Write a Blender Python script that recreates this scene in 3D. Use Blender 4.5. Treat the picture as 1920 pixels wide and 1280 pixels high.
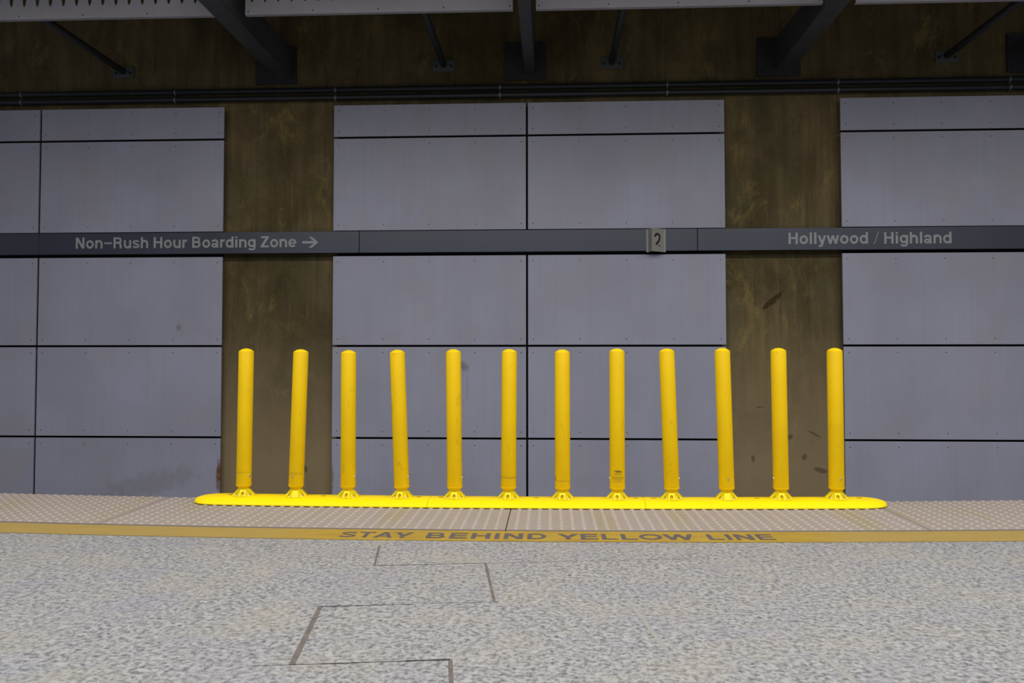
import bpy, bmesh, math, random
from mathutils import Vector, Matrix

random.seed(7)
C = bpy.context.scene.collection
for o in list(bpy.data.objects):
    bpy.data.objects.remove(o)

# ------------------------------------------------------------------ camera, world, lights, exposure
PI = math.pi
cam_data = bpy.data.cameras.new('camera')
cam = bpy.data.objects.new('camera', cam_data)
C.objects.link(cam)
cr = Vector((0.998895472, 0.0469863652, -0.000342402589))
cu = Vector((0.00196088, -0.034404, 0.99940608))
cf = Vector((-0.04694668, 0.99830288, 0.03445814))
m = Matrix((cr, cu, -cf)).transposed().to_4x4()
m.translation = Vector((0, 0, 0.9))
cam.matrix_world = m
cam_data.sensor_width = 36.0
cam_data.lens = 1525.0 / 1920.0 * 36.0
cam_data.shift_y = -25.9 / 1920.0
cam_data.clip_end = 200
bpy.context.scene.camera = cam

world = bpy.data.worlds.new('world')
bpy.context.scene.world = world
world.use_nodes = True
bg = world.node_tree.nodes['Background']
bg.inputs[0].default_value = (0.80, 0.88, 1.0, 1)
bg.inputs[1].default_value = 0.16


def area(name, loc, rot, sx, sy, power, col, spread=PI):
    l = bpy.data.lights.new(name, 'AREA')
    l.shape = 'RECTANGLE'
    l.size, l.size_y = sx, sy
    l.energy = power
    l.color = col
    l.spread = spread
    o = bpy.data.objects.new(name, l)
    o.location = loc
    o.rotation_euler = rot
    C.objects.link(o)
    return o


# lamp rows over the platform, and a row added behind to brighten low panels
area('platform_lamp_row', (1.2, 3.3, 4.75), (0.0, 0, 0), 15.0, 0.35, 540, (1.0, 0.96, 0.90), 3.0)
area('platform_lamp_row_rear', (1.2, -1.2, 4.75), (0.0, 0, 0), 15.0, 0.35, 430, (0.88, 0.93, 1.0), 3.05)
area('added_wall_fill', (0.0, -6.5, 4.75), (0.0, 0, 0), 16.0, 0.35, 900, (0.74, 0.86, 1.0), 3.05)

vs = bpy.context.scene.view_settings
vs.view_transform = 'Standard'
vs.look = 'None'
vs.exposure = 0.0
vs.gamma = 1.0
vs.use_curve_mapping = False


# ------------------------------------------------------------------ materials
class NT:
    def __init__(self, name):
        self.mat = bpy.data.materials.new(name)
        self.mat.use_nodes = True
        self.t = self.mat.node_tree
        self.b = self.t.nodes['Principled BSDF']

    def n(self, kind, **kw):
        nd = self.t.nodes.new(kind)
        for k, v in kw.items():
            setattr(nd, k, v)
        return nd

    def link(self, a, b):
        self.t.links.new(a, b)

    def put(self, sock, v):
        if isinstance(v, (int, float)):
            sock.default_value = v
        elif isinstance(v, tuple):
            sock.default_value = v if len(v) != 3 or sock.type == 'VECTOR' else (*v, 1)
        else:
            self.link(v, sock)

    def pos(self):
        return self.n('ShaderNodeNewGeometry').outputs['Position']

    def obj(self):
        return self.n('ShaderNodeTexCoord').outputs['Object']

    def rnd(self):
        return self.n('ShaderNodeObjectInfo').outputs['Random']

    def mapv(self, v, scale=(1, 1, 1), loc=(0, 0, 0), rot=(0, 0, 0)):
        nd = self.n('ShaderNodeMapping')
        self.link(v, nd.inputs['Vector'])
        nd.inputs['Scale'].default_value = scale
        self.put(nd.inputs['Location'], loc)
        nd.inputs['Rotation'].default_value = rot
        return nd.outputs[0]

    def noise(self, v, scale, detail=4, rough=0.6, dist=0.0, out='Fac'):
        nd = self.n('ShaderNodeTexNoise')
        self.link(v, nd.inputs['Vector'])
        nd.inputs['Scale'].default_value = scale
        nd.inputs['Detail'].default_value = detail
        nd.inputs['Roughness'].default_value = rough
        nd.inputs['Distortion'].default_value = dist
        return nd.outputs[out]

    def vor(self, v, scale, out='Distance', rand=1.0):
        nd = self.n('ShaderNodeTexVoronoi')
        self.link(v, nd.inputs['Vector'])
        nd.inputs['Scale'].default_value = scale
        nd.inputs['Randomness'].default_value = rand
        return nd.outputs[out]

    def ramp(self, f, stops):
        nd = self.n('ShaderNodeValToRGB')
        self.link(f, nd.inputs[0])
        e = nd.color_ramp.elements
        while len(e) < len(stops):
            e.new(0.5)
        for el, (p, c) in zip(e, stops):
            el.position = p
            if isinstance(c, (int, float)):
                c = (c, c, c)
            el.color = (*c, 1)
        return nd.outputs[0]

    def mix(self, f, a, b, mode='MIX'):
        nd = self.n('ShaderNodeMix', data_type='RGBA', blend_type=mode)
        self.put(nd.inputs[0], f)
        self.put(nd.inputs[6], a)
        self.put(nd.inputs[7], b)
        return nd.outputs[2]

    def math(self, op, a, b=0.0, clamp=False):
        nd = self.n('ShaderNodeMath', operation=op, use_clamp=clamp)
        self.put(nd.inputs[0], a)
        self.put(nd.inputs[1], b)
        return nd.outputs[0]

    def sep(self, v):
        nd = self.n('ShaderNodeSeparateXYZ')
        self.link(v, nd.inputs[0])
        return nd.outputs

    def spot(self, v, cx, cz, rx, rz, rot=0.0, soft=0.5, nz=None, namt=0.6):
        """1 inside an ellipse of the wall plane, 0 outside, with a ragged rim"""
        s = self.sep(v)
        dx = self.math('SUBTRACT', s[0], cx)
        dz = self.math('SUBTRACT', s[2], cz)
        c, sn = math.cos(rot), math.sin(rot)
        a = self.math('ADD', self.math('MULTIPLY', dx, c / rx), self.math('MULTIPLY', dz, sn / rx))
        b = self.math('ADD', self.math('MULTIPLY', dx, -sn / rz), self.math('MULTIPLY', dz, c / rz))
        d = self.math('ADD', self.math('MULTIPLY', a, a), self.math('MULTIPLY', b, b))
        if nz is not None:
            d = self.math('ADD', d, self.math('MULTIPLY', self.math('SUBTRACT', nz, 0.5), namt * 4))
        return self.math('DIVIDE', self.math('SUBTRACT', 1.0, d), soft, clamp=True)

    def done(self, col, rough=0.6, metal=0.0, bump=None, bstr=0.2, bdist=0.01, spec=0.5):
        self.put(self.b.inputs['Base Color'], col)
        self.put(self.b.inputs['Roughness'], rough)
        self.put(self.b.inputs['Metallic'], metal)
        self.b.inputs['Specular IOR Level'].default_value = spec
        if bump is not None:
            nd = self.n('ShaderNodeBump')
            self.link(bump, nd.inputs['Height'])
            nd.inputs['Strength'].default_value = bstr
            nd.inputs['Distance'].default_value = bdist
            self.link(nd.outputs[0], self.b.inputs['Normal'])
        return self.mat


def plain(name, col, rough=0.6, metal=0.0, spec=0.5, var=0.12, scale=9.0):
    t = NT(name)
    f = t.noise(t.obj(), scale, 4)
    d = tuple(max(0.0, c * (1 - var)) for c in col)
    l = tuple(min(1.0, c * (1 + var)) for c in col)
    return t.done(t.ramp(f, [(0.3, d), (0.7, l)]), rough, metal, spec=spec)


def mat_panel():
    t = NT('panel_paint')
    p = t.pos()
    r = t.rnd()
    off = t.n('ShaderNodeCombineXYZ')
    t.link(t.math('MULTIPLY', r, 40.0), off.inputs[0])
    t.link(t.math('MULTIPLY', r, 17.0), off.inputs[2])
    ps = t.n('ShaderNodeVectorMath', operation='ADD')
    t.link(p, ps.inputs[0])
    t.link(off.outputs[0], ps.inputs[1])
    pv = ps.outputs[0]
    cloud = t.noise(t.mapv(pv, (1, 1, 0.8)), 1.1, 3)
    base = t.ramp(cloud, [(0.3, (0.305, 0.302, 0.372)), (0.7, (0.358, 0.360, 0.458))])
    streak = t.noise(t.mapv(pv, (22, 1, 0.35)), 1.0, 4, 0.65)
    col = t.mix(t.ramp(streak, [(0.46, 0.0), (0.80, 0.22)]), base, (0.245, 0.235, 0.268))
    pink = t.noise(t.mapv(pv, (2.2, 1, 1.1)), 1.0, 2)
    col = t.mix(t.ramp(pink, [(0.52, 0.0), (0.75, 0.45)]), col, (0.345, 0.305, 0.310))
    fine = t.noise(t.mapv(pv, (70, 1, 1.2)), 1.0, 3, 0.7)
    col = t.mix(t.ramp(fine, [(0.68, 0.0), (0.76, 0.16)]), col, (0.16, 0.13, 0.12))
    nz = t.noise(p, 14.0, 4, 0.7)
    # rust at the foot of the panels beside the left bare strip, and two scuffs
    rust = t.spot(p, -3.675, -0.42, 0.035, 0.22, 0, 0.8, nz, 0.5)
    col = t.mix(rust, col, (0.16, 0.075, 0.03))
    rust2 = t.spot(p, -2.40, -0.45, 0.02, 0.25, 0, 0.9, nz, 0.6)
    col = t.mix(t.math('MULTIPLY', rust2, 0.7), col, (0.2, 0.12, 0.06))
    grime = t.spot(p, -4.45, -0.52, 0.62, 0.16, 0.25, 0.9, nz, 0.7)
    col = t.mix(t.math('MULTIPLY', grime, 0.45), col, (0.22, 0.205, 0.205))
    splat = t.spot(p, -0.945, 0.78, 0.05, 0.07, 0.6, 0.9, t.noise(p, 42.0, 4, 0.8), 1.1)
    col = t.mix(t.math('MULTIPLY', splat, 0.8), col, (0.17, 0.155, 0.13))
    drip = t.spot(p, -0.91, 0.55, 0.006, 0.21, 0, 0.9, nz, 0.4)
    col = t.mix(t.math('MULTIPLY', drip, 0.6), col, (0.17, 0.16, 0.15))
    d2 = t.spot(p, -4.15, 1.22, 0.035, 0.05, 0, 0.9, nz, 0.8)
    col = t.mix(t.math('MULTIPLY', d2, 0.6), col, (0.19, 0.16, 0.15))
    return t.done(col, 0.5, 0, spec=0.35)


def mat_concrete():
    t = NT('raw_concrete')
    p = t.pos()
    big = t.noise(t.mapv(p, (1, 1, 0.7)), 1.5, 7, 0.66, 0.4)
    col = t.ramp(big, [(0.30, (0.070, 0.054, 0.022)), (0.44, (0.130, 0.098, 0.042)),
                       (0.56, (0.190, 0.140, 0.066)), (0.72, (0.240, 0.172, 0.062))])
    ver = t.noise(t.mapv(p, (9, 1, 0.6)), 1.0, 6, 0.7)
    col = t.mix(t.ramp(ver, [(0.42, 0.0), (0.66, 0.7)]), col, (0.080, 0.062, 0.030))
    runs = t.noise(t.mapv(p, (16, 1, 1.1), (3, 0, 8)), 1.0, 5, 0.7)
    col = t.mix(t.ramp(runs, [(0.56, 0.0), (0.74, 0.55)]), col, (0.215, 0.180, 0.105))
    crust = t.noise(t.mapv(p, (2.2, 1, 1.5), (5, 0, 2)), 1.0, 9, 0.76, 0.6)
    col = t.mix(t.ramp(crust, [(0.555, 0.0), (0.66, 0.5)]), col, (0.36, 0.27, 0.085))
    green = t.noise(t.mapv(p, (1.4, 1, 0.9), (9, 0, 4)), 1.0, 4, 0.6)
    col = t.mix(t.ramp(green, [(0.52, 0.0), (0.68, 0.45)]), col, (0.092, 0.088, 0.048))
    grain = t.noise(p, 60.0, 4, 0.7)
    col = t.mix(0.45, col, t.ramp(grain, [(0.35, 0.35), (0.65, 1.0)]), 'MULTIPLY')
    # the lowest metre is greyer
    z = t.sep(p)[2]
    low = t.math('DIVIDE', t.math('SUBTRACT', 1.3, z), 1.6, clamp=True)
    col = t.mix(t.math('MULTIPLY', low, 0.75), col, (0.310, 0.228, 0.130))
    nz = t.noise(p, 22.0, 5, 0.75)
    smear = t.spot(p, 2.43, 1.50, 0.16, 0.035, 0.72, 0.5, nz, 0.9)
    col = t.mix(t.math('MULTIPLY', smear, 0.85), col, (0.040, 0.022, 0.008))
    for (cx, cz, rx, rz, ro) in ((2.86, 0.05, 0.10, 0.012, -0.5), (2.60, 0.02, 0.05, 0.03, 0.4),
                                 (2.75, -0.2, 0.04, 0.03, 1.0), (2.92, -0.34, 0.09, 0.03, -0.3),
                                 (2.20, -0.22, 0.02, 0.04, 0), (2.5, -0.36, 0.12, 0.012, -0.9),
                                 (2.28, 0.34, 0.05, 0.01, 0), (-2.73, -0.36, 0.03, 0.05, 0.2)):
        s = t.spot(p, cx, cz, rx, rz, ro, 0.6, nz, 0.8)
        col = t.mix(t.math('MULTIPLY', s, 0.55), col, (0.035, 0.024, 0.012))
    return t.done(col, 0.85, 0, bump=t.noise(p, 35.0, 6, 0.7), bstr=0.25, bdist=0.01, spec=0.2)


def mat_granite():
    t = NT('granite')
    p = t.pos()
    pm = t.mapv(p, (1, 1, 1), (0, 0, 0), (0, 0, 0.13))
    a = t.noise(pm, 54.0, 6, 0.66, 0.35)
    b = t.noise(t.mapv(pm, (1, 1, 1), (3, 7, 0)), 27.0, 5, 0.64, 0.5)
    col = t.ramp(a, [(0.30, (0.055, 0.055, 0.060)), (0.42, (0.155, 0.153, 0.157)),
                     (0.52, (0.280, 0.275, 0.272)), (0.68, (0.365, 0.356, 0.350))])
    col = t.mix(t.ramp(b, [(0.30, 0.75), (0.46, 0.0)]), col, (0.115, 0.113, 0.122))
    c = t.noise(t.mapv(pm, (1, 1, 1), (11, 2, 0)), 24.0, 3, 0.5)
    col = t.mix(t.ramp(c, [(0.57, 0.0), (0.72, 0.5)]), col, (0.42, 0.40, 0.375))
    d = t.noise(pm, 3.2, 3, 0.55)
    col = t.mix(t.ramp(d, [(0.48, 0.0), (0.68, 0.28)]), col, (0.33, 0.29, 0.215))
    e = t.noise(t.mapv(pm, (1, 1, 1), (1, 9, 0)), 2.6, 3, 0.55)
    col = t.mix(t.ramp(e, [(0.5, 0.0), (0.7, 0.22)]), col, (0.20, 0.20, 0.27))
    return t.done(col, 0.55, 0, spec=0.3)


def mat_tactile():
    t = NT('tactile_paving')
    p = t.pos()
    bands = t.noise(t.mapv(p, (5.0, 0.7, 1)), 1.0, 3, 0.55)
    col = t.ramp(bands, [(0.36, (0.310, 0.262, 0.238)), (0.55, (0.305, 0.256, 0.222)), (0.70, (0.290, 0.247, 0.165))])
    fine = t.noise(p, 55.0, 4, 0.7)
    col = t.mix(0.35, col, t.ramp(fine, [(0.3, 0.62), (0.7, 1.0)]), 'MULTIPLY')
    z = t.sep(p)[2]
    top = t.math('DIVIDE', t.math('SUBTRACT', z, 0.0030), 0.0018, clamp=True)
    col = t.mix(t.math('MULTIPLY', top, 0.85), col, (0.52, 0.45, 0.40))      # lighter dome tops
    return t.done(col, 0.6, 0, spec=0.3)


def mat_line():
    t = NT('yellow_line_paint')
    p = t.pos()
    f = t.noise(t.mapv(p, (3, 9, 1)), 1.6, 5, 0.65)
    col = t.ramp(f, [(0.32, (0.27, 0.17, 0.028)), (0.55, (0.345, 0.225, 0.030)), (0.75, (0.38, 0.25, 0.032))])
    # the lettered middle of the strip is newer and more saturated than its ends
    x = t.sep(p)[0]
    dx = t.math('ABSOLUTE', t.math('SUBTRACT', x, 0.05))
    worn = t.math('DIVIDE', t.math('SUBTRACT', dx, 1.15), 0.35, clamp=True)
    col = t.mix(t.math('MULTIPLY', worn, 0.65), col, (0.30, 0.215, 0.075))
    chip = t.noise(t.mapv(p, (6, 14, 1), (2, 1, 0)), 1.7, 5, 0.7)
    col = t.mix(t.ramp(chip, [(0.68, 0.0), (0.73, 0.8)]), col, (0.13, 0.095, 0.05))
    return t.done(col, 0.6, 0, spec=0.3)


def mat_yellow(name, scuff=1.0, c0=(0.72, 0.45, 0.0), c1=(0.77, 0.50, 0.0)):
    t = NT(name)
    o = t.obj()
    r = t.rnd()
    off = t.n('ShaderNodeCombineXYZ')
    t.link(t.math('MULTIPLY', r, 31.0), off.inputs[0])
    t.link(t.math('MULTIPLY', r, 53.0), off.inputs[2])
    ps = t.n('ShaderNodeVectorMath', operation='ADD')
    t.link(o, ps.inputs[0])
    t.link(off.outputs[0], ps.inputs[1])
    v = ps.outputs[0]
    col = t.ramp(t.noise(v, 5.0, 3), [(0.3, c0), (0.7, c1)])
    s1 = t.noise(t.mapv(v, (1, 1, 0.45)), 17.0, 5, 0.7, 0.5)
    col = t.mix(t.ramp(s1, [(0.60, 0.0), (0.74, 0.42 * scuff)]), col, (0.30, 0.17, 0.01))
    s2 = t.noise(t.mapv(v, (1, 1, 1), (4, 4, 4), (0.3, 0.5, 0.2)), 46.0, 4, 0.75)
    col = t.mix(t.ramp(s2, [(0.70, 0.0), (0.78, 0.55 * scuff)]), col, (0.16, 0.10, 0.02))
    return t.done(col, 0.48, 0, spec=0.22)


def mat_sign():
    t = NT('sign_band_blue_grey')
    p = t.pos()
    f = t.noise(t.mapv(p, (0.9, 1, 0.5)), 1.3, 3)
    col = t.ramp(f, [(0.3, (0.036, 0.040, 0.060)), (0.7, (0.050, 0.053, 0.080))])
    return t.done(col, 0.32, 0.0, spec=0.5)


M = dict(
    panel=mat_panel(), concrete=mat_concrete(), granite=mat_granite(), tactile=mat_tactile(), line=mat_line(),
    post=mat_yellow('yellow_post_plastic'), kerb=mat_yellow('yellow_kerb_plastic', 0.25, (0.88, 0.63, 0.0), (0.90, 0.66, 0.0)), foot=mat_yellow('yellow_foot_plastic', 0.5, (0.74, 0.57, 0.0), (0.78, 0.62, 0.0)), sign=mat_sign(),
    screw=plain('screw_steel', (0.10, 0.095, 0.10), 0.5, 0.3),
    letter=plain('sign_lettering_grey', (0.30, 0.32, 0.32), 0.55, var=0.04),
    paint=plain('dark_line_lettering', (0.085, 0.072, 0.080), 0.6, var=0.2, scale=30),
    grout=plain('dark_grout', (0.115, 0.095, 0.085), 0.9, var=0.25, scale=25),
    crack=plain('open_joint', (0.030, 0.026, 0.026), 0.9),
    pale=plain('pale_grout', (0.25, 0.24, 0.218), 0.9, var=0.12, scale=25),
    base=plain('platform_base', (0.13, 0.10, 0.085), 0.9),
    beam=plain('dark_grey_steel', (0.066, 0.068, 0.076), 0.5, 0.0, var=0.25, scale=5),
    pipe=plain('dark_pipe_steel', (0.028, 0.029, 0.033), 0.5, 0.0),
    plate=plain('bracket_steel', (0.085, 0.095, 0.10), 0.55),
    dark=plain('conduit_black', (0.018, 0.019, 0.024), 0.5),
    clip=plain('clip_steel', (0.17, 0.17, 0.18), 0.4, 0.2),
    perf=plain('perforated_panel_paint', (0.41, 0.39, 0.44), 0.5, var=0.10, scale=2.0),
    bolt=plain('bolt_steel', (0.62, 0.60, 0.58), 0.28, 0.9),
    marker=plain('marker_beige', (0.30, 0.285, 0.265), 0.55, var=0.06),
    black=plain('numeral_black', (0.012, 0.012, 0.012), 0.5),
    ink=plain('label_ink', (0.30, 0.19, 0.01), 0.6, var=0.05),
    inkd=plain('label_ink_bold', (0.07, 0.035, 0.01), 0.6, var=0.05),
    recess=plain('bolt_recess', (0.42, 0.25, 0.0), 0.7),
    ceil=plain('ceiling_concrete', (0.10, 0.095, 0.085), 0.9),
    gap_shade=plain('gap_shade_black', (0.006, 0.006, 0.007), 0.9),
    bed=plain('track_concrete', (0.06, 0.055, 0.05), 0.9),
)


# ------------------------------------------------------------------ helpers
def link_mesh(name, bm, mats, parent=None, smooth=False, loc=None):
    me = bpy.data.meshes.new(name)
    bmesh.ops.recalc_face_normals(bm, faces=bm.faces)
    if smooth:
        for f in bm.faces:
            f.smooth = True
        for e in bm.edges:
            if len(e.link_faces) == 2 and e.calc_face_angle(0) > math.radians(38):
                e.smooth = False
    bm.to_mesh(me)
    bm.free()
    for mt in (mats if isinstance(mats, (list, tuple)) else [mats]):
        me.materials.append(mt)
    o = bpy.data.objects.new(name, me)
    C.objects.link(o)
    if parent is not None:
        o.parent = parent
    if loc is not None:
        o.location = loc
    return o


def empty(name, loc, label, cat, group=None):
    o = bpy.data.objects.new(name, None)
    o.empty_display_size = 0.1
    o.location = loc
    C.objects.link(o)
    return tag(o, label, cat, group)


def tag(o, label, cat, group=None):
    o['kind'] = 'thing'
    o['label'] = label
    o['category'] = cat
    if group:
        o['group'] = group
    return o


def structure(o):
    o['kind'] = 'structure'
    return o


def box(bm, x0, x1, y0, y1, z0, z1, bevel=0.0, mi=0):
    vs_ = [bm.verts.new((x, y, z)) for x in (x0, x1) for y in (y0, y1) for z in (z0, z1)]
    idx = ((0, 1, 3, 2), (4, 6, 7, 5), (0, 4, 5, 1), (2, 3, 7, 6), (0, 2, 6, 4), (1, 5, 7, 3))
    fs = [bm.faces.new([vs_[i] for i in q]) for q in idx]
    for f in fs:
        f.material_index = mi
    if bevel:
        es = list({e for f in fs for e in f.edges})
        bmesh.ops.bevel(bm, geom=es, offset=bevel, segments=2, profile=0.5, affect='EDGES')


def lathe(bm, prof, n=32, mi=0, cap=True):
    rings = []
    for r, z in prof:
        if r < 1e-6:
            rings.append([bm.verts.new((0, 0, z))])
        else:
            rings.append([bm.verts.new((r * math.cos(2 * PI * k / n), r * math.sin(2 * PI * k / n), z)) for k in range(n)])
    for a, b in zip(rings, rings[1:]):
        for k in range(n):
            l = (k + 1) % n
            if len(a) == 1 and len(b) == 1:
                continue
            if len(a) == 1:
                f = bm.faces.new((a[0], b[k], b[l]))
            elif len(b) == 1:
                f = bm.faces.new((a[k], a[l], b[0]))
            else:
                f = bm.faces.new((a[k], a[l], b[l], b[k]))
            f.material_index = mi
    if cap:
        for rg in (rings[0], rings[-1]):
            if len(rg) > 2:
                bm.faces.new(rg).material_index = mi


def tube(bm, p0, p1, r, n=20, r1=None):
    p0, p1 = Vector(p0), Vector(p1)
    d = (p1 - p0).normalized()
    u = d.cross(Vector((0, 0, 1)))
    if u.length < 1e-3:
        u = d.cross(Vector((1, 0, 0)))
    u.normalize()
    w = d.cross(u)
    rr = (r, r if r1 is None else r1)
    rg = [[bm.verts.new(p + (u * math.cos(2 * PI * k / n) + w * math.sin(2 * PI * k / n)) * q) for k in range(n)]
          for p, q in ((p0, rr[0]), (p1, rr[1]))]
    for k in range(n):
        l = (k + 1) % n
        bm.faces.new((rg[0][k], rg[0][l], rg[1][l], rg[1][k]))
    bm.faces.new(rg[0])
    bm.faces.new(rg[1])


def dome(bm, c, r, h, n=10, rings=3, mi=0, axis='Z'):
    prev = None
    for j in range(rings):
        a = j / rings * PI / 2
        rr, zz = r * math.cos(a), h * math.sin(a)
        ring = []
        for k in range(n):
            t = 2 * PI * k / n
            if axis == 'Z':
                q = (c[0] + rr * math.cos(t), c[1] + rr * math.sin(t), c[2] + zz)
            else:                                      # bulging towards -Y
                q = (c[0] + rr * math.cos(t), c[1] - zz, c[2] + rr * math.sin(t))
            ring.append(bm.verts.new(q))
        if prev:
            for k in range(n):
                l = (k + 1) % n
                bm.faces.new((prev[k], prev[l], ring[l], ring[k])).material_index = mi
        prev = ring
    tip = (c[0], c[1], c[2] + h) if axis == 'Z' else (c[0], c[1] - h, c[2])
    tv = bm.verts.new(tip)
    for k in range(n):
        bm.faces.new((prev[k], prev[(k + 1) % n], tv)).material_index = mi


# ---- a bold grotesque alphabet drawn as strokes (cap height 1)
def _arc(cx, cy, rx, ry, a0, a1, n=14):
    return [(cx + rx * math.cos(math.radians(a0 + (a1 - a0) * k / n)), cy + ry * math.sin(math.radians(a0 + (a1 - a0) * k / n))) for k in range(n + 1)]


def _v(x, y0, y1, w=0.20):
    return ('P', [(x - w / 2, y0), (x + w / 2, y0), (x + w / 2, y1), (x - w / 2, y1)])


def _h(y, x0, x1, w=0.165):
    return ('P', [(x0, y - w / 2), (x1, y - w / 2), (x1, y + w / 2), (x0, y + w / 2)])


def _d(x0, y0, x1, y1, w=0.215):
    return ('P', [(x0 - w / 2, y0), (x0 + w / 2, y0), (x1 + w / 2, y1), (x1 - w / 2, y1)])


def _s(*pts, w=0.18):
    return ('S', list(pts), w)


def _ring(cx, cy, rx, ry, w=0.185):
    return ('S', _arc(cx, cy, rx, ry, 0, 360, 28), w)


GLYPH = {
    'N': (1.0, [_v(.195, 0, 1), _v(.805, 0, 1), _d(.21, 1, .79, 0, .23)]),
    'H': (1.0, [_v(.195, 0, 1), _v(.805, 0, 1), _h(.525, .2, .8)]),
    'R': (1.0, [_v(.195, 0, 1), _s((.2, .912), (.56, .912), *_arc(.56, .71, .215, .202, 90, -90), (.2, .508), w=.176), _s((.55, .5), (.70, .45), (.76, .33), (.775, .15), (.80, 0), w=.2)]),
    'B': (1.0, [_v(.195, 0, 1), _s((.2, .912), (.54, .912), *_arc(.54, .72, .205, .192, 90, -90), (.2, .528), w=.17), _s((.2, .52), (.56, .52), *_arc(.56, .305, .24, .215, 90, -90), (.2, .088), w=.176)]),
    'Z': (.85, [_h(.915, .07, .78, .17), _h(.085, .04, .80, .17), _d(.645, .86, .175, .14, .27)]),
    'o': (.85, [_ring(.425, .37, .275, .292)]),
    'n': (.85, [_v(.17, 0, .74, .195), _s(*_arc(.425, .43, .25, .232, 170, 0), (.675, 0), w=.19)]),
    'h': (.85, [_v(.17, 0, 1, .195), _s(*_arc(.425, .43, .25, .232, 170, 0), (.675, 0), w=.19)]),
    'u': (.85, [_v(.675, 0, .74, .195), _s((.17, .74), *_arc(.42, .31, .25, .232, 180, 350), w=.19)]),
    'r': (.56, [_v(.17, 0, .74, .195), _s(*_arc(.47, .38, .30, .275, 170, 82), w=.185)]),
    's': (.77, [_s(*_arc(.385, .535, .245, .132, 12, 262), *_arc(.385, .218, .26, .135, 82, -172), w=.155)]),
    'a': (.80, [_s(*_arc(.375, .50, .235, .168, 172, 0), (.61, .16), (.66, 0), w=.175), _s(*_arc(.335, .21, .205, .132, 0, 360, 24), w=.16)]),
    'd': (.85, [_v(.68, 0, 1, .195), _ring(.405, .37, .265, .292)]),
    'g': (.85, [_v(.68, -.02, .74, .19), _ring(.405, .39, .265, .272), _s((.68, .05), *_arc(.405, -.02, .275, .165, 0, -158), w=.165)]),
    'e': (.80, [_s(*_arc(.41, .37, .29, .292, 0, 322), w=.178), _h(.37, .12, .70, .135)]),
    'i': (.386, [_v(.193, 0, .74), _v(.193, .845, 1)]),
    'l': (.386, [_v(.193, 0, 1)]),
    'y': (.78, [_d(.125, .74, .375, .04, .21), _s((.652, .74), (.42, .04), (.36, -.12), (.27, -.185), (.12, -.18), w=.185)]),
    'w': (1.12, [_d(.115, .74, .325, 0, .20), _d(.56, .74, .325, 0, .185), _d(.56, .74, .795, 0, .185), _d(1.005, .74, .795, 0, .20)]),
    'S': (.93, [_s(*_arc(.46, .722, .30, .19, 8, 264, 18), *_arc(.46, .28, .325, .195, 84, -172, 18), w=.175)]),
    'T': (.85, [_h(.912, .03, .82, .176), _v(.425, 0, .95)]),
    'A': (.98, [_d(.13, 0, .49, 1, .22), _d(.85, 0, .49, 1, .22), _h(.30, .26, .72, .16)]),
    'Y': (.92, [_d(.12, 1, .46, .36, .24), _d(.80, 1, .46, .36, .24), _v(.46, 0, .5)]),
    'E': (.92, [_v(.195, 0, 1), _h(.912, .2, .83, .176), _h(.52, .2, .79, .165), _h(.088, .2, .85, .176)]),
    'I': (.39, [_v(.195, 0, 1)]),
    'D': (1.0, [_v(.195, 0, 1), _s((.2, .912), (.48, .912), *_arc(.48, .5, .325, .412, 90, -90, 20), (.2, .088), w=.18)]),
    'L': (.85, [_v(.195, 0, 1), _h(.088, .2, .79, .176)]),
    'O': (1.08, [_ring(.54, .5, .41, .42, .19)]),
    'W': (1.36, [_d(.12, 1, .39, 0, .21), _d(.68, 1, .39, 0, .2), _d(.68, 1, .97, 0, .2), _d(1.24, 1, .97, 0, .21)]),
}


def text_bm(s):
    """a word as a flat bmesh in XY (cap height 1) with its left and right bounds"""
    bm = bmesh.new()
    x = 0.0
    for ch in s:
        adv, strokes = GLYPH[ch]
        for si, st in enumerate(strokes):
            lz = si * 0.00012                      # each stroke a hair above the one it crosses
            if st[0] == 'P':
                bm.faces.new([bm.verts.new((x + a, b, lz)) for a, b in st[1]])
                continue
            pts, w = st[1], st[2] / 2
            pv = None
            closed = math.hypot(pts[0][0] - pts[-1][0], pts[0][1] - pts[-1][1]) < 1e-4
            for k, p in enumerate(pts):
                a = pts[k - 1] if k else (pts[-2] if closed else p)
                b = pts[k + 1] if k < len(pts) - 1 else (pts[1] if closed else p)
                dx, dy = b[0] - a[0], b[1] - a[1]
                l = math.hypot(dx, dy) or 1.0
                nx, ny = -dy / l * w, dx / l * w
                q = (bm.verts.new((x + p[0] + nx, p[1] + ny, lz)), bm.verts.new((x + p[0] - nx, p[1] - ny, lz)))
                if pv:
                    bm.faces.new((pv[0], pv[1], q[1], q[0]))
                pv = q
        x += adv
    xs = [v.co.x for v in bm.verts]
    return bm, min(xs), max(xs)


def py(x, v):
    """platform edge lines run with a very slight curve"""
    return v + 0.0155 * x + 0.0155 * x * x


# ------------------------------------------------------------------ setting
DW, DP = 9.0, 8.9                       # concrete wall plane, cladding face plane
V_LINE0, V_LINE1, V_TILE, V_EDGE = 3.985, 4.212, 4.240, 5.06

bm = bmesh.new()
box(bm, -9, 9, DW, DW + 0.4, -1.3, 6.2)
structure(link_mesh('wall_back', bm, M['concrete']))
bm = bmesh.new()
box(bm, -9, 9, 4.0, DW, -1.45, -1.3)
structure(link_mesh('track_bed', bm, M['bed']))
bm = bmesh.new()
box(bm, -9, 9, -5, DW, 6.2, 6.35)
structure(link_mesh('ceiling', bm, M['ceil']))

# floor: granite paving on the platform body
XS = [-6.5 + 13.0 * i / 52 for i in range(53)]
bm = bmesh.new()


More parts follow.
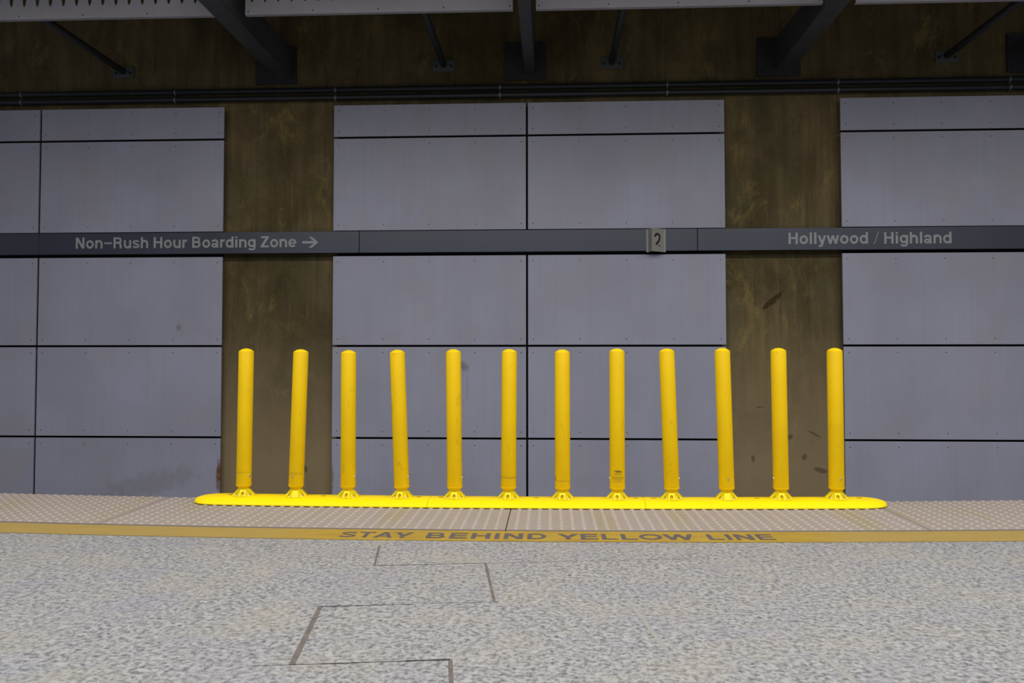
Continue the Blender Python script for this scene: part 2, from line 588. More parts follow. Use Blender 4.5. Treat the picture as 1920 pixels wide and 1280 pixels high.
def strip(bm, va, vb, z, mi, xs=XS):
    pa = [bm.verts.new((x, va if va < -2 else py(x, va), z)) for x in xs]
    pb = [bm.verts.new((x, py(x, vb), z)) for x in xs]
    for i in range(len(xs) - 1):
        bm.faces.new((pa[i], pa[i + 1], pb[i + 1], pb[i])).material_index = mi


strip(bm, -4.0, V_LINE0 - 0.012, 0.0, 0)
strip(bm, V_LINE0 - 0.012, V_EDGE, -0.035, 1)
for va, z0, z1 in ((V_LINE0 - 0.012, -0.035, 0.0), (V_EDGE, -1.3, -0.035)):
    a = [bm.verts.new((x, py(x, va), z0)) for x in XS]
    b = [bm.verts.new((x, py(x, va), z1)) for x in XS]
    for i in range(len(XS) - 1):
        bm.faces.new((a[i], a[i + 1], b[i + 1], b[i])).material_index = 1
TH = math.radians(7.7)
cT, sT = math.cos(TH), math.sin(TH)


def uv(u, v):
    return (u * cT - v * sT, u * sT + v * cT)


def joint(u0, v0, u1, v1, w, mi, z=0.0006, jag=0.0):
    """a filled joint between two slabs, slightly uneven in width"""
    n = max(2, int(math.hypot(u1 - u0, v1 - v0) / 0.03))
    du, dv = u1 - u0, v1 - v0
    L = math.hypot(du, dv)
    nu, nv = -dv / L, du / L
    pr = None
    for i in range(n + 1):
        k = i / n
        ww = w * (1 + jag * (random.random() - 0.5)) / 2
        a = uv(u0 + du * k + nu * ww, v0 + dv * k + nv * ww)
        b = uv(u0 + du * k - nu * ww, v0 + dv * k - nv * ww)
        va, vb = bm.verts.new((*a, z)), bm.verts.new((*b, z))
        if pr:
            bm.faces.new((pr[0], pr[1], vb, va)).material_index = mi
        pr = (va, vb)


R0, R1, R2, R3, R4 = 3.935, 3.562, 3.003, 2.450, 1.897
joint(-0.287, R0, -0.281, R1, 0.011, 2, jag=0.5)
joint(0.196, R1, 0.198, R2, 0.0115, 2, jag=0.4)
joint(-0.428, R2, -0.430, R3, 0.018, 2, jag=0.3)
joint(0.031, R3, 0.031, R4, 0.014, 2, jag=0.3)
joint(-0.281, R1, 0.196, R1, 0.0055, 3, jag=0.9)
joint(0.196, R1, 1.1, R1, 0.0030, 2, jag=1.2)
joint(-0.428, R2, -0.18, R2, 0.0075, 3, jag=0.8)
joint(-0.18, R2, 0.198, R2, 0.0035, 3, jag=1.2)
joint(-0.428, R3, -0.1, R3, 0.0055, 3, jag=0.8)
joint(-0.1, R3, 0.031, R3, 0.011, 3, z=0.0007, jag=0.6)
joint(-0.56, R3, -0.428, R3, 0.003, 2, jag=0.8)
for v, us in ((R1, (-0.915, 1.31)), (R2, (0.69, -1.55, 1.80)), (R3, (-1.09, 1.14))):
    for u in us:
        joint(u, v - 0.004, u, v - 0.549, 0.016, 4, jag=0.4)
for u in (-1.41, 0.84, 1.96):
    joint(u, R0 - 0.12, u, R1, 0.012, 4, jag=0.4)
fl = structure(link_mesh('floor', bm, [M['granite'], M['base'], M['grout'], M['crack'], M['pale']]))

# yellow line strip with its lettering
bm = bmesh.new()
xs = XS
top = {}
for i, x in enumerate(xs):
    for j, v in enumerate((V_LINE0, V_LINE1)):
        for k, z in enumerate((-0.035, 0.0)):
            top[i, j, k] = bm.verts.new((x, py(x, v), z))
for i in range(len(xs) - 1):
    for q in (((0, 0), (0, 1)), ((0, 1), (1, 1)), ((1, 1), (1, 0)), ((1, 0), (0, 0))):
        (j0, k0), (j1, k1) = q
        bm.faces.new((top[i, j0, k0], top[i + 1, j0, k0], top[i + 1, j1, k1], top[i, j1, k1]))
for i in (0, len(xs) - 1):
    bm.faces.new([top[i, 0, 0], top[i, 0, 1], top[i, 1, 1], top[i, 1, 0]])
line = link_mesh('yellow_line', bm, M['line'])
tag(line, 'yellow strip set in the platform floor, lettered STAY BEHIND YELLOW LINE', 'floor marking')


WORDS = (('STAY', -1.058, -0.692), ('BEHIND', -0.620, -0.022), ('YELLOW', 0.034, 0.710), ('LINE', 0.778, 1.106))
for wd, x0, x1 in WORDS:
    tb, a, b = text_bm(wd)
    for v in tb.verts:
        x = x0 + (v.co.x - a) / (b - a) * (x1 - x0)
        v.co = (x, py(x, 4.030) + v.co.y * 0.122, 0.0008 + v.co.z)
    link_mesh('lettering', tb, M['paint'], line)['label'] = 'dark painted word ' + wd

# ------------------------------------------------------------------ tactile tiles
TS = [-6.2, -4.62, -2.427, -0.233, 1.960, 4.15, 6.2]
tl = {1: 'cream tactile slab at the left edge of the photo, left of the diagonal joint',
      2: 'cream studded tactile slab under the left half of the yellow kerb',
      3: 'cream studded tactile slab under the right half of the yellow kerb',
      4: 'cream studded tactile slab right of the yellow kerb end'}
P_ = 0.0597
for ti in range(1, 5):
    x0, x1 = TS[ti] + 0.003, TS[ti + 1] - 0.003
    bm = bmesh.new()
    n = 20
    ct = {}
    for i in range(n + 1):
        x = x0 + (x1 - x0) * i / n
        for j, v in enumerate((V_TILE, V_EDGE)):
            for k, z in enumerate((-0.035, 0.0)):
                ct[i, j, k] = bm.verts.new((x, py(x, v), z))
    for i in range(n):
        for (j0, k0), (j1, k1) in (((0, 0), (0, 1)), ((0, 1), (1, 1)), ((1, 1), (1, 0)), ((1, 0), (0, 0))):
            bm.faces.new((ct[i, j0, k0], ct[i + 1, j0, k0], ct[i + 1, j1, k1], ct[i, j1, k1]))
    for i in (0, n):
        bm.faces.new([ct[i, 0, 0], ct[i, 0, 1], ct[i, 1, 1], ct[i, 1, 0]])
    nc = int((x1 - x0) / P_)
    mx = (x1 - x0 - (nc - 1) * P_) / 2
    for i in range(nc):
        x = x0 + mx + i * P_
        if abs(x) > 3.9:
            continue
        for j in range(14):
            v = V_TILE + 0.022 + j * P_
            dome(bm, (x, py(x, v), -0.0004), 0.0165, 0.0055, 10, 2)
    o = link_mesh('tactile_slab', bm, M['tactile'], smooth=True)
    tag(o, tl[ti], 'tactile paving', 'tactile paving slabs along the platform edge')

# ------------------------------------------------------------------ wall cladding
COLS = [(-7.95, -5.791), (-5.768, -3.659), (-2.408, -0.265), (-0.242, 1.903), (3.150, 5.30)]
ROWS = [(3.342, 3.696), (2.290, 3.319), (1.020, 2.004), (0.007, 0.997), (-1.0, -0.016)]
COLN = ['at the left edge of the photo', 'left of the left bare concrete strip',
        'just right of the left bare concrete strip', 'just left of the right bare concrete strip',
        'right of the right bare concrete strip']
ROWN = ['narrow grey top panel', 'grey panel directly above the sign band', 'grey panel directly below the sign band',
        'grey panel behind the bollard tops, second below the sign band', 'lowest grey panel at platform level']
ROWN[3] = 'grey panel two rows below the sign band'
bm = bmesh.new()
dome(bm, (0, 0, 0), 0.0072, 0.003, 10, 2, axis='Y')
bm_me = bpy.data.meshes.new('screw')
bm.to_mesh(bm_me)
bm.free()
bm_me.materials.append(M['screw'])
for ci, (x0, x1) in enumerate(COLS):
    for ri, (z0, z1) in enumerate(ROWS):
        bm = bmesh.new()
        w, h = x1 - x0, z1 - z0
        box(bm, -w / 2, w / 2, 0, 0.022, -h / 2, h / 2, 0.0018)
        # the rail that holds the panel off the concrete
        for rx in (-w / 2 + 0.07, 0.0, w / 2 - 0.07):
            box(bm, rx - 0.025, rx + 0.025, 0.021, 0.084, -h / 2 + 0.03, h / 2 - 0.03)
        o = link_mesh('cladding_panel', bm, M['panel'], loc=((x0 + x1) / 2, DP, (z0 + z1) / 2))
        tag(o, ROWN[ri] + ' ' + COLN[ci], 'wall panel', 'grey cladding panels on the far wall')
        cols = [-w / 2 + 0.055 + (w - 0.11) * k / 4 for k in range(5)]
        if ci == 0:
            cols = cols[-1:]
        for sx in cols:
            for sz in (-h / 2 + 0.062, h / 2 - 0.062):
                s = bpy.data.objects.new('screw', bm_me)
                C.objects.link(s)
                s.parent = o
                s.location = (sx, 0.0002, sz)

for k, (x0, x1) in enumerate(((-8.0, -3.69), (-2.38, 1.875), (3.18, 5.4))):  # black sheets added behind the panels so their gaps look deep in shade
    bm = bmesh.new()
    box(bm, x0, x1, DP + 0.0845, DW - 0.0005, -1.1, 3.67)
    structure(link_mesh('shade_sheet_%d' % (k + 1), bm, M['gap_shade']))

# ------------------------------------------------------------------ sign band
SY = 8.855
SZ0, SZ1 = 2.036, 2.276


def sign_piece(x0, x1, label):
    bm = bmesh.new()
    box(bm, x0, x1, SY, SY + 0.032, SZ0, SZ1, 0.003)
    box(bm, x0 + 0.02, x1 - 0.02, SY + 0.031, DP + 0.084, SZ0 + 0.03, SZ1 - 0.03)
    o = link_mesh('sign_band', bm, M['sign'])
    return tag(o, label, 'sign', 'blue-grey sign band across the wall')


def sign_words(parts, par):
    for wd, x0, x1, zb, cap in parts:
        tb, a, b = text_bm(wd)
        for v in tb.verts:
            v.co = (x0 + (v.co.x - a) / (b - a) * (x1 - x0), SY - 0.0010 - v.co.z, zb + v.co.y * cap)
        link_mesh('lettering', tb, M['letter'], par)['label'] = 'light grey word ' + wd


s0 = sign_piece(-7.9, -5.757, 'plain sign band piece at the left edge of the photo')
s1 = sign_piece(-5.751, -2.109, 'blue-grey sign reading Non-Rush Hour Boarding Zone with an arrow')
s2 = sign_piece(-2.103, 1.593, 'plain blue-grey sign band piece between the two worded ones')
s3 = sign_piece(1.599, 5.35, 'blue-grey sign reading Hollywood / Highland')
ZB = 2.103
sign_words((('Non', -5.319, -5.010, ZB, 0.124), ('Rush', -4.885, -4.488, ZB, 0.124),
            ('Hour', -4.425, -4.044, ZB, 0.124), ('Boarding', -3.986, -3.267, ZB, 0.124),
            ('Zone', -3.210, -2.807, ZB, 0.124)), s1)

bm = bmesh.new()
box(bm, -4.990, -4.903, SY - 0.0014, SY - 0.0002, 2.152, 2.170)
link_mesh('dash', bm, M['letter'], s1)
bm = bmesh.new()


def poly(bm, pts, y0, y1):
    f = bm.faces.new([bm.verts.new((x, y0, z)) for x, z in pts])
    r = bmesh.ops.extrude_face_region(bm, geom=[f])
    for v in [g for g in r['geom'] if isinstance(g, bmesh.types.BMVert)]:
        v.co.y = y1


AZ = 2.156
poly(bm, [(-2.742, AZ - 0.013), (-2.615, AZ - 0.013), (-2.672, AZ - 0.060), (-2.634, AZ - 0.060), (-2.561, AZ),
          (-2.634, AZ + 0.060), (-2.672, AZ + 0.060), (-2.615, AZ + 0.013), (-2.742, AZ + 0.013)], SY - 0.0014, SY - 0.0002)
link_mesh('arrow', bm, M['letter'], s1)
sign_words((('Hollywood', 2.566, 3.406, ZB - 0.003, 0.124), ('Highland', 3.576, 4.281, ZB - 0.005, 0.124)),
           s3)
bm = bmesh.new()
poly(bm, [(3.466, 2.092), (3.474, 2.092), (3.522, 2.229), (3.514, 2.229)], SY - 0.0014, SY - 0.0002)
link_mesh('slash', bm, M['letter'], s3)

# the folded car-stop marker with its 2
bm = bmesh.new()
RX, RY = 1.092, 8.752
prof = [(1.043, SY), (1.043, SY - 0.006), (1.064, SY - 0.006), (RX, RY), (1.232, SY - 0.006), (1.252, SY - 0.006), (1.252, SY)]
inner = [(1.228, SY), (RX + 0.001, RY + 0.008), (1.068, SY)]
loop = prof + inner
zb_, zt_ = 2.022, 2.272
lo = [bm.verts.new((x, y, zb_)) for x, y in loop]
hi = [bm.verts.new((x, y, zt_)) for x, y in loop]
for i in range(len(loop)):
    j = (i + 1) % len(loop)
    bm.faces.new((lo[i], lo[j], hi[j], hi[i]))
for rg in (lo, hi):
    f = bm.faces.new(rg)
bmesh.ops.triangulate(bm, faces=[f for f in bm.faces if len(f.verts) > 4])
mk = link_mesh('stop_marker', bm, M['marker'])
tag(mk, 'small folded beige plate numbered 2 standing out from the sign band', 'marker')
# numeral painted on the right-hand face
ux, uy = 1.232 - RX, SY - 0.006 - RY
ul = math.hypot(ux, uy)
ux, uy = ux / ul, uy / ul


def on_face(s, z, lift=0.0012):
    return (RX + ux * s + uy * lift, RY + uy * s - ux * lift, z)


bm = bmesh.new()
stroke = []
for k in range(15):                                   # the hook of the 2
    a = math.radians(186 - 200 * k / 14)
    stroke.append((0.078 + 0.033 * math.cos(a), 2.180 + 0.032 * math.sin(a)))
stroke += [(0.109, 2.158), (0.098, 2.139), (0.081, 2.119), (0.067, 2.106), (0.056, 2.098)]
pv = None
for i, (s_, z_) in enumerate(stroke):
    a = stroke[max(0, i - 1)]
    b = stroke[min(len(stroke) - 1, i + 1)]
    dx, dz = b[0] - a[0], b[1] - a[1]
    l = math.hypot(dx, dz)
    nx, nz = -dz / l * 0.0122, dx / l * 0.0122
    q = (bm.verts.new(on_face(s_ + nx, z_ + nz)), bm.verts.new(on_face(s_ - nx, z_ - nz)))
    if pv:
        bm.faces.new((pv[0], pv[1], q[1], q[0]))
    pv = q
bm.faces.new([bm.verts.new(on_face(s_, z_)) for s_, z_ in ((0.074, 2.092), (0.105, 2.082), (0.122, 2.079), (0.122, 2.087), (0.106, 2.090))])
link_mesh('numeral', bm, M['black'], mk)['label'] = 'worn black figure 2'

# ------------------------------------------------------------------ conduits along the wall
CLIPX = [-7.9, -6.045, -4.246, -2.406, -0.554, 1.293, 3.144, 4.971, 6.8]
for z, nm in ((3.888, 'upper of the two black conduits running along the wall above the panels'),
              (3.800, 'lower of the two black conduits running along the wall above the panels')):
    root = empty('conduit', (0, DW, z), nm, 'conduit', 'conduits above the wall panels')
    bm = bmesh.new()
    tube(bm, (-8.5, -0.045, 0), (8.5, -0.045, 0), 0.031, 20)
    link_mesh('pipe', bm, M['dark'], root, True)
    for x in CLIPX:
        bm = bmesh.new()
        n = 14
        a = []
        for k in range(n + 1):
            t = PI / 2 + PI * k / n
            a.append([bm.verts.new((x + dx, -0.045 + 0.034 * math.cos(t), 0.034 * math.sin(t))) for dx in (-0.010, 0.010)])
        for p_, q_ in zip(a, a[1:]):
            bm.faces.new((p_[0], p_[1], q_[1], q_[0]))
        for sgn in (1, -1):
            box(bm, x - 0.010, x + 0.010, -0.047, -0.0005, sgn * 0.034 - 0.002, sgn * 0.034 + 0.002)
        link_mesh('clip', bm, M['clip'], root)

# ------------------------------------------------------------------ brackets over the tracks
BZ = 4.040
for bx_, w, pc, lab in ((-3.010, 0.20, -3.10, 'grey steel beam jutting from the wall, left of the photo centre'),
                        (-0.225, 0.115, -0.276, 'slim grey steel beam jutting straight out at the middle of the wall'),
                        (2.570, 0.19, 2.52, 'grey steel beam jutting from the wall, right of the photo centre'),
                        (5.32, 0.22, 5.20, 'steel beam with dark end plate cut by the right edge of the photo')):
    root = empty('cantilever_beam', (bx_, DW, BZ), lab, 'beam', 'cantilever beams over the tracks')
    bm = bmesh.new()
    pr = [(-0.03, 0.0), (-3.6, 0.0), (-3.6, 0.20), (-0.03, 0.34)]
    vs0 = [bm.verts.new((-w / 2, y, z)) for y, z in pr]
    vs1 = [bm.verts.new((w / 2, y, z)) for y, z in pr]
    bm.faces.new(vs0)
    bm.faces.new(vs1)
    for i in range(4):
        j = (i + 1) % 4
        bm.faces.new((vs0[i], vs0[j], vs1[j], vs1[i]))
    bmesh.ops.bevel(bm, geom=list(bm.edges), offset=0.006, segments=2, affect='EDGES')
    link_mesh('beam', bm, M['beam'], root)
    bm = bmesh.new()
    px_ = pc - bx_
    box(bm, px_ - 0.235, px_ + 0.235, -0.032, -0.0005, -0.065, 0.36, 0.004)
    link_mesh('end_plate', bm, M['pipe'], root)
    for bxx in (-0.19, 0.19):
        for bz in (-0.02, 0.31):
            bm = bmesh.new()
            tube(bm, (px_ + bxx, -0.05, bz), (px_ + bxx, -0.03, bz), 0.016, 6)
            link_mesh('bolt', bm, M['pipe'], root)

for x, z, lab in ((-4.875, 4.150, 'dark pipe strut under the left perforated panel'),
                  (-1.189, 4.165, 'dark pipe strut left of the slim middle beam'),
                  (0.690, 4.163, 'dark pipe strut right of the slim middle beam'),
                  (4.33, 4.170, 'dark pipe strut at the right edge of the photo')):
    root = empty('pipe_strut', (x, DW, z), lab, 'strut', 'pipe struts between wall and perforated panels')
    bm = bmesh.new()
    tube(bm, (0, -0.02, 0), (0, -1.585, 0), 0.037, 20)
    link_mesh('pipe', bm, M['pipe'], root, True)
    bm = bmesh.new()
    box(bm, -0.122, 0.122, -0.02, -0.0005, -0.075, 0.055, 0.003)
    link_mesh('wall_plate', bm, M['plate'], root)
    for s_ in (-1, 1):
        bm = bmesh.new()
        tube(bm, (0.085 * s_, -0.04, -0.02), (0.085 * s_, -0.019, -0.02), 0.015, 6)
        link_mesh('bolt', bm, M['dark'], root)

# ------------------------------------------------------------------ perforated panels above the tracks
PY_ = 7.357


def perforated(x0, x1, label, z0=4.076, hh=1.25):
    root = empty('perforated_panel', ((x0 + x1) / 2, PY_, z0), label, 'perforated panel', 'perforated panels over the tracks')
    bm = bmesh.new()
    w = x1 - x0
    nx = max(1, round(w / 0.1254))
    cw = w / nx
    rows = 5
    m0 = 0.085
    ch = (hh - m0) / rows
    def lens(cx, cz, n=10):
        pts = []
        for k in range(n):
            t = 2 * PI * k / n
            s = math.sin(t)
            pts.append((cx + 0.021 * math.cos(t) * (1 - 0.25 * abs(s)), cz + 0.085 * (abs(s) ** 0.85) * (1 if s >= 0 else -1)))
        return pts
    for r in range(rows):
        za, zb = m0 + r * ch, m0 + (r + 1) * ch
        sh = 0.5 if r % 2 else 0.0
        for c in range(nx + (1 if sh else 0)):
            xa = max(-w / 2, -w / 2 + (c - sh) * cw)
            xb = min(w / 2, -w / 2 + (c + 1 - sh) * cw)
            if xb - xa < 0.08:
                bm.faces.new([bm.verts.new((x, 0, z)) for x, z in ((xa, za), (xb, za), (xb, zb), (xa, zb))])
                continue
            cx, cz = (xa + xb) / 2, (za + zb) / 2
            L = lens(cx, cz)
            n = len(L)
            ov = [bm.verts.new((x, 0, z)) for x, z in L]
            # outer rectangle sampled in the same angular order
            def rect(k):
                t = 2 * PI * k / n
                ct, st = math.cos(t), math.sin(t)
                hx, hz = (xb - xa) / 2, (zb - za) / 2
                q = max(abs(ct), abs(st))
                return (cx + hx * ct / q, cz + hz * st / q)
            cor = [bm.verts.new((rect(k)[0], 0, rect(k)[1])) for k in range(n)]
            crn = {}
            for k in range(n):
                l = (k + 1) % n
                t0, t1 = 2 * PI * k / n, 2 * PI * (k + 1) / n
                extra = []
                for qa in (PI / 4, 3 * PI / 4, 5 * PI / 4, 7 * PI / 4):
                    if t0 + 1e-6 < qa < t1 - 1e-6:
                        extra.append(bm.verts.new((cx + (xb - xa) / 2 * (1 if math.cos(qa) > 0 else -1), 0,
                                                   cz + (zb - za) / 2 * (1 if math.sin(qa) > 0 else -1))))
                bm.faces.new([ov[k], cor[k]] + extra + [cor[l], ov[l]])
    bm.faces.new([bm.verts.new((x, 0, z)) for x, z in ((-w / 2, 0), (w / 2, 0), (w / 2, m0), (-w / 2, m0))])
    bmesh.ops.remove_doubles(bm, verts=bm.verts, dist=0.0005)
    fs = list(bm.faces)
    r_ = bmesh.ops.extrude_face_region(bm, geom=fs)
    for v in [g for g in r_['geom'] if isinstance(g, bmesh.types.BMVert)]:
        v.co.y += 0.006
    sheet = link_mesh('sheet', bm, M['perf'], root)
    for k in range(5):
        bm = bmesh.new()
        dome(bm, (-w / 2 + 0.028 + (w - 0.056) * k / 4, -0.0002, 0.032), 0.008, 0.004, 10, 2, axis='Y')
        link_mesh('rivet', bm, M['screw'], root)
    # folded stiffening return along the bottom edge and the top rail
    bm = bmesh.new()
    box(bm, -w / 2, w / 2, 0.006, 0.045, 0.0, 0.005)
    box(bm, -w / 2, w / 2, 0.006, 0.075, hh - 0.06, hh)
    link_mesh('rail', bm, M['perf'], root)


perforated(-5.66, -3.124, 'perforated grey panel over the tracks at the upper left corner')
perforated(-2.837, -0.338, 'perforated grey panel between the left beam and the slim middle beam')
perforated(-0.125, 2.465, 'perforated grey panel between the slim middle beam and the right beam')
perforated(2.755, 5.18, 'perforated grey panel over the tracks at the upper right corner')

# ------------------------------------------------------------------ yellow kerb sections
KC, KB = 4.935, 0.0056


def kprof(s):
    """cross-section (across, up) of the kerb, scaled at its ends"""
    w = 0.135
    p_ = [(-w, 0.0), (-w, 0.005), (-w * 0.93, 0.013), (-w * 0.78, 0.024), (-w * 0.62, 0.0325), (-w * 0.5, 0.036), (-w * 0.3, 0.0372),
          (w * 0.3, 0.0372), (w * 0.5, 0.036), (w * 0.7, 0.030), (w * 0.85, 0.020), (w * 0.96, 0.009), (w, 0.004), (w, 0.0)]
    return [(a * s, b * (0.25 + 0.75 * s ** 0.8)) for a, b in p_]


KX = [-2.195, -0.729, 0.556, 2.015]
KL = ['left third of the yellow kerb, carrying the first four bollards', 'middle third of the yellow kerb, carrying the middle four bollards',
      'right third of the yellow kerb, carrying the last four bollards']
HOLES = [(-1.97, -1.39, -0.80), (-0.665, -0.085, 0.512), (0.618, 1.24, 1.86)]
for i in range(3):
    x0, x1 = KX[i] + 0.0012, KX[i + 1] - 0.0012
    st = []
    n = 26
    for k in range(n + 1):
        st.append((x0 + (x1 - x0) * k / n, 1.0))
    L = 0.19
    def endscale(d):
        q = 1 - min(1.0, d / L)
        return max(0.04, (1 - q ** 2.4) ** 0.5)
    if i in (0, 2):
        xs_ = [0.0, 0.0015, 0.005, 0.011, 0.02, 0.032, 0.048, 0.07, 0.1, 0.135, 0.17, 0.19]
        rest = [0.19 + (x1 - x0 - 0.19) * k / 20 for k in range(1, 21)]
        st = [(x0 + d if i == 0 else x1 - d, endscale(d)) for d in xs_ + rest]
        if i == 2:
            st.reverse()
    xm = (x0 + x1) / 2
    bm = bmesh.new()
    pr = None
    for x, s in st:
        rg = [bm.verts.new((x - xm, py(x, KC) - KC + a, b)) for a, b in kprof(s)]
        if pr:
            for k in range(len(rg) - 1):
                bm.faces.new((pr[k], pr[k + 1], rg[k + 1], rg[k]))
            bm.faces.new((pr[-1], pr[0], rg[0], rg[-1]))
        else:
            bm.faces.new(rg)
        pr = rg
    bm.faces.new(pr)
    o = link_mesh('kerb_section', bm, M['kerb'], smooth=True, loc=(xm, KC, KB))
    tag(o, KL[i], 'kerb', 'yellow kerb sections bolted to the platform')
    for hx in HOLES[i]:
        bm = bmesh.new()
        lathe(bm, [(0.016, 0.0), (0.016, 0.0008), (0.0, 0.0008)], 20)
        link_mesh('bolt_recess', bm, M['recess'], o, loc=(hx - xm, py(hx, KC) - KC + 0.012, 0.0370))

# ------------------------------------------------------------------ bollards
POSTS = [(-1.889, 0.946, 0.0084), (-1.558, 0.941, 0.0276), (-1.233, 0.935, -0.0034), (-0.902, 0.938, -0.0382),
         (-0.579, 0.940, -0.0125), (-0.253, 0.941, 0.0061), (0.073, 0.938, -0.0007), (0.401, 0.944, 0.0016),
         (0.728, 0.944, -0.0305), (1.057, 0.947, -0.0233), (1.383, 0.947, -0.0078), (1.718, 0.947, -0.0005)]
PL = ['leftmost yellow bollard, at the left end of the kerb',
      'second yellow bollard from the left, leaning right, silver pin low on its front',
      'third yellow bollard from the left, upright',
      'fourth yellow bollard from the left, leaning clearly left',
      'fifth yellow bollard from the left, beside a dark splat on the wall panel behind',
      'sixth yellow bollard from the left, dark scuffs round its foot, left of the panel joint',
      'seventh yellow bollard from the left, upright with a dark ring line low down',
      'yellow bollard with a small printed label near its foot',
      'ninth yellow bollard from the left, leaning clearly left, right of the labelled one',
      'tenth yellow bollard from the left, leaning left with a silver pin on its front',
      'second yellow bollard from the right, in front of the bare concrete',
      'rightmost yellow bollard, silver pin near its foot']
ROT = [14, 12, 3, -4, 2, -2, -4, -6, -10, -8, -12, -12]           # how each foot is turned, degrees
PIN = {0: 66, 1: -14, 2: 74, 3: 74, 4: 88, 7: -84, 8: 72, 9: 4, 10: -82, 11: 14}
NECK = 0.044
TR = 0.0455


def strap_bm(arched):
    """one sloped foot strap, its outer end on the flange rim, pointing to +X"""
    bm = bmesh.new()
    a, b = Vector((0.0705, 0, 0.0004)), Vector((0.0335, 0, 0.0415))
    L = (b - a).length
    d = (b - a) / L
    wb, wt = 0.0195, 0.0165
    if arched:
        pts = [(-wb, 0)]
        pts += [(-0.0095, 0)]
        for k in range(9):
            t = PI - PI * k / 8
            pts.append((0.0095 * math.cos(t), 0.024 + 0.013 * math.sin(t)))
        pts += [(0.0095, 0), (wb, 0), (wt, L), (-wt, L)]
    else:
        pts = [(-wb, 0), (wb, 0), (wt, L), (-wt, L)]
    vs_ = [bm.verts.new((a.x + d.x * t, s, a.z + d.z * t)) for s, t in pts]
    f = bm.faces.new(vs_)
    r = bmesh.ops.extrude_face_region(bm, geom=[f])
    for v in [g for g in r['geom'] if isinstance(g, bmesh.types.BMVert)]:
        v.co.x -= 0.018
        if v.co.x < 0.03:
            v.co.x = max(v.co.x, 0.018)
    bmesh.ops.triangulate(bm, faces=[f for f in bm.faces if len(f.verts) > 4])
    return bm


def base_mesh(arched):
    bm = bmesh.new()
    lathe(bm, [(0.0685, 0.0), (0.0690, 0.0025), (0.0670, 0.0042), (0.046, 0.0048), (0.040, 0.012), (0.034, 0.028), (0.0315, 0.0432), (0.0, 0.0432)], 40)
    for k in range(4):
        sb = strap_bm(arched or k != 3)
        bmesh.ops.rotate(sb, verts=sb.verts, cent=(0, 0, 0), matrix=Matrix.Rotation(k * PI / 2, 3, 'Z'))
        me = bpy.data.meshes.new('t')
        sb.to_mesh(me)
        sb.free()
        bm.from_mesh(me)
        bpy.data.meshes.remove(me)
    return bm


def make_post():
    root = empty('bollard', (0, 0, 0), 'x', 'bollard', 'yellow bollards along the kerb')
    base = link_mesh('foot', base_mesh(True), M['foot'], root, True)
    for k in range(4):
        bm = bmesh.new()
        lathe(bm, [(0.0095, 0.0), (0.0095, 0.0018), (0.0075, 0.0042), (0.004, 0.0062), (0.0, 0.0066)], 14)
        a = PI / 4 + k * PI / 2
        link_mesh('bolt', bm, M['bolt'], base, True, loc=(0.0545 * math.cos(a), 0.0545 * math.sin(a), 0.0042))
    bm = bmesh.new()
    lathe(bm, [(0.0, 0.0), (0.0318, 0.0), (0.0318, 0.0015), (0.0440, 0.0150), (0.0470, 0.0200), (0.0472, 0.0222), (0.0455, 0.0230)], 40)
    link_mesh('collar', bm, M['post'], root, True, loc=(0, 0, NECK))
    H = 0.901 - NECK                                    # the tube runs from the collar to the cap
    bm = bmesh.new()
    lathe(bm, [(0.0, 0.021), (TR - 0.0012, 0.021), (TR, 0.024), (TR, H - 0.0225), (TR - 0.0010, H - 0.0195)], 48, cap=False)
    link_mesh('tube', bm, M['post'], root, True, loc=(0, 0, NECK))
    bm = bmesh.new()
    lathe(bm, [(0.0, H - 0.0200), (TR - 0.0014, H - 0.0200), (TR - 0.0004, H - 0.0188), (TR - 0.0028, H - 0.0162), (TR - 0.0105, H - 0.0105),
               (TR - 0.022, H - 0.0042), (TR - 0.034, H - 0.0010), (0.0, H)], 48)
    link_mesh('cap', bm, M['post'], root, True, loc=(0, 0, NECK))
    return root


def copy_tree(o, parent=None):
    c = o.copy()
    C.objects.link(c)
    if parent is not None:
        c.parent = parent
    for ch in list(o.children):
        copy_tree(ch, c)
    return c


plain_foot = bpy.data.meshes.new('foot_plain')
bm = base_mesh(False)
bmesh.ops.recalc_face_normals(bm, faces=bm.faces)
for f in bm.faces:
    f.smooth = True
for e in bm.edges:
    if len(e.link_faces) == 2 and e.calc_face_angle(0) > math.radians(38):
        e.smooth = False
bm.to_mesh(plain_foot)
bm.free()
plain_foot.materials.append(M['foot'])

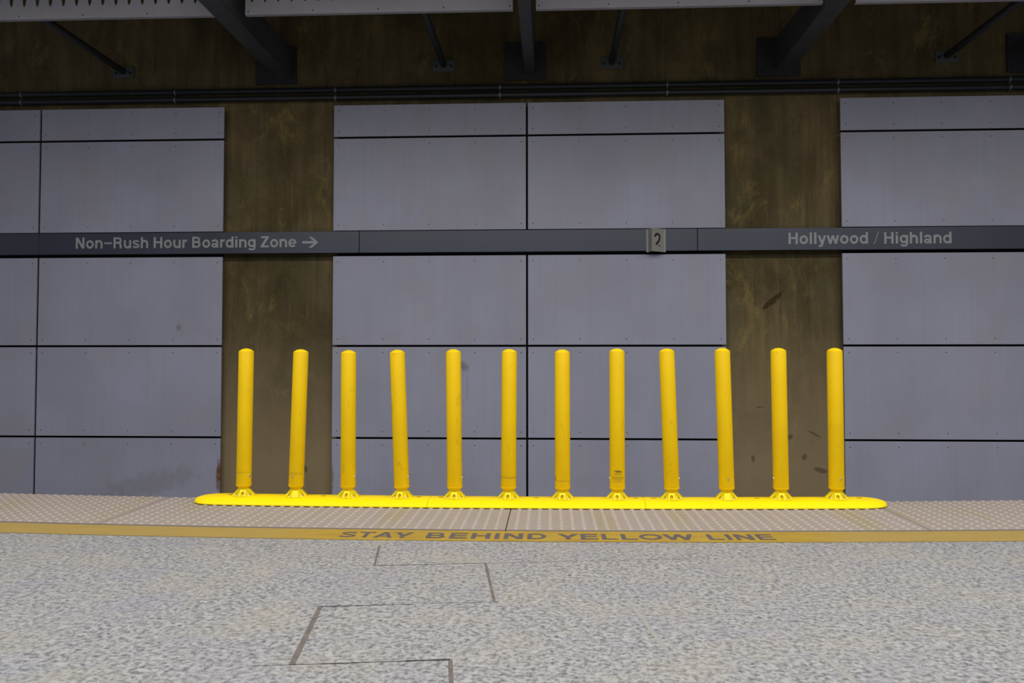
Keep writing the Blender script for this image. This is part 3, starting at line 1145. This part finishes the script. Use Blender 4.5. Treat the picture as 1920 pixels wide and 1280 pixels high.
proto = make_post()
for i, (x, zt, tilt) in enumerate(POSTS):
    r = proto if i == 11 else copy_tree(proto)
    r.location = (x, py(x, KC), KB + 0.0372)
    r['label'] = PL[i]
    zs = (zt - KB - 0.0372) / 0.901
    ang = math.atan(tilt)
    for ch in r.children:
        k = ch.name.split('.')[0]
        if k == 'foot':
            ch.rotation_euler = (0, 0, math.radians(ROT[i]))
            if i in (1, 9):
                ch.data = plain_foot
        else:
            ch.rotation_euler = (0, ang, 0)
            if k in ('tube', 'cap'):
                ch.scale = (1, 1, (zt - KB - 0.0372 - NECK) / (0.901 - NECK))
    tiltm = Matrix.Rotation(ang, 4, 'Y')
    if i in PIN:
        a = math.radians(PIN[i] - 90)
        bm = bmesh.new()
        lathe(bm, [(0.0062, -0.002), (0.0062, 0.002), (0.0048, 0.0042), (0.0, 0.0052)], 14)
        rm = Matrix.Rotation(a, 4, 'Z') @ Matrix.Translation((TR, 0, 0)) @ Matrix.Rotation(PI / 2, 4, 'Y')
        bmesh.ops.transform(bm, matrix=tiltm @ Matrix.Translation((0, 0, 0.078)) @ rm, verts=bm.verts)
        link_mesh('pin', bm, M['bolt'], r, True, loc=(0, 0, NECK))

    def band(segs, mat, name, zoff=0.0):
        bm = bmesh.new()
        for a0, a1, z0, z1 in segs:
            n = max(2, int(abs(a1 - a0) / 6))
            pr = None
            for k in range(n + 1):
                a = math.radians(a0 + (a1 - a0) * k / n - 90)
                q = [bm.verts.new((math.cos(a) * (TR + 0.0004), math.sin(a) * (TR + 0.0004), z)) for z in (z0, z1)]
                if pr:
                    bm.faces.new((pr[0], q[0], q[1], pr[1]))
                pr = q
        bmesh.ops.transform(bm, matrix=tiltm, verts=bm.verts)
        return link_mesh(name, bm, mat, r, loc=(0, 0, NECK))

    if i == 0:
        band([(-60, 60, 0.098, 0.0995), (-40, 10, 0.104, 0.105)], M['ink'], 'scuff_mark')
    if i == 1:
        band([(-75, 75, 0.092, 0.0935), (-50, 70, 0.101, 0.1025)], M['ink'], 'scuff_mark')
    if i == 5:
        band([(-75, 70, 0.080, 0.0820), (-70, -10, 0.086, 0.088), (0, 80, 0.084, 0.086)], M['ink'], 'scuff_mark')
    if i == 6:
        band([(-66, 80, 0.064, 0.0662)], M['ink'], 'scuff_mark')
        band([(-80, -62, 0.066, 0.090)], M['ink'], 'scuff_mark')
    if i == 7:
        lb = band([(-30, 30, z, z + 0.0013) for z in (0.1020, 0.1055, 0.1090)] +
                  [(-46, 46, z, z + 0.0014) for z in (0.0780, 0.0820, 0.0862, 0.0902)] +
                  [(-40, 40, 0.0720, 0.0734), (-30, 30, 0.0675, 0.0688), (-42, 42, 0.0580, 0.0598)], M['ink'], 'printed_label')
        lb['label'] = 'fine print in lines'
        l2 = band([(-14, 16, 0.1255, 0.1290), (-14, 34, 0.1195, 0.1240), (-28, -20, 0.1205, 0.1280), (-22, 32, 0.1150, 0.1162)], M['inkd'], 'printed_heading')
        l2['label'] = 'bold heading of the label'
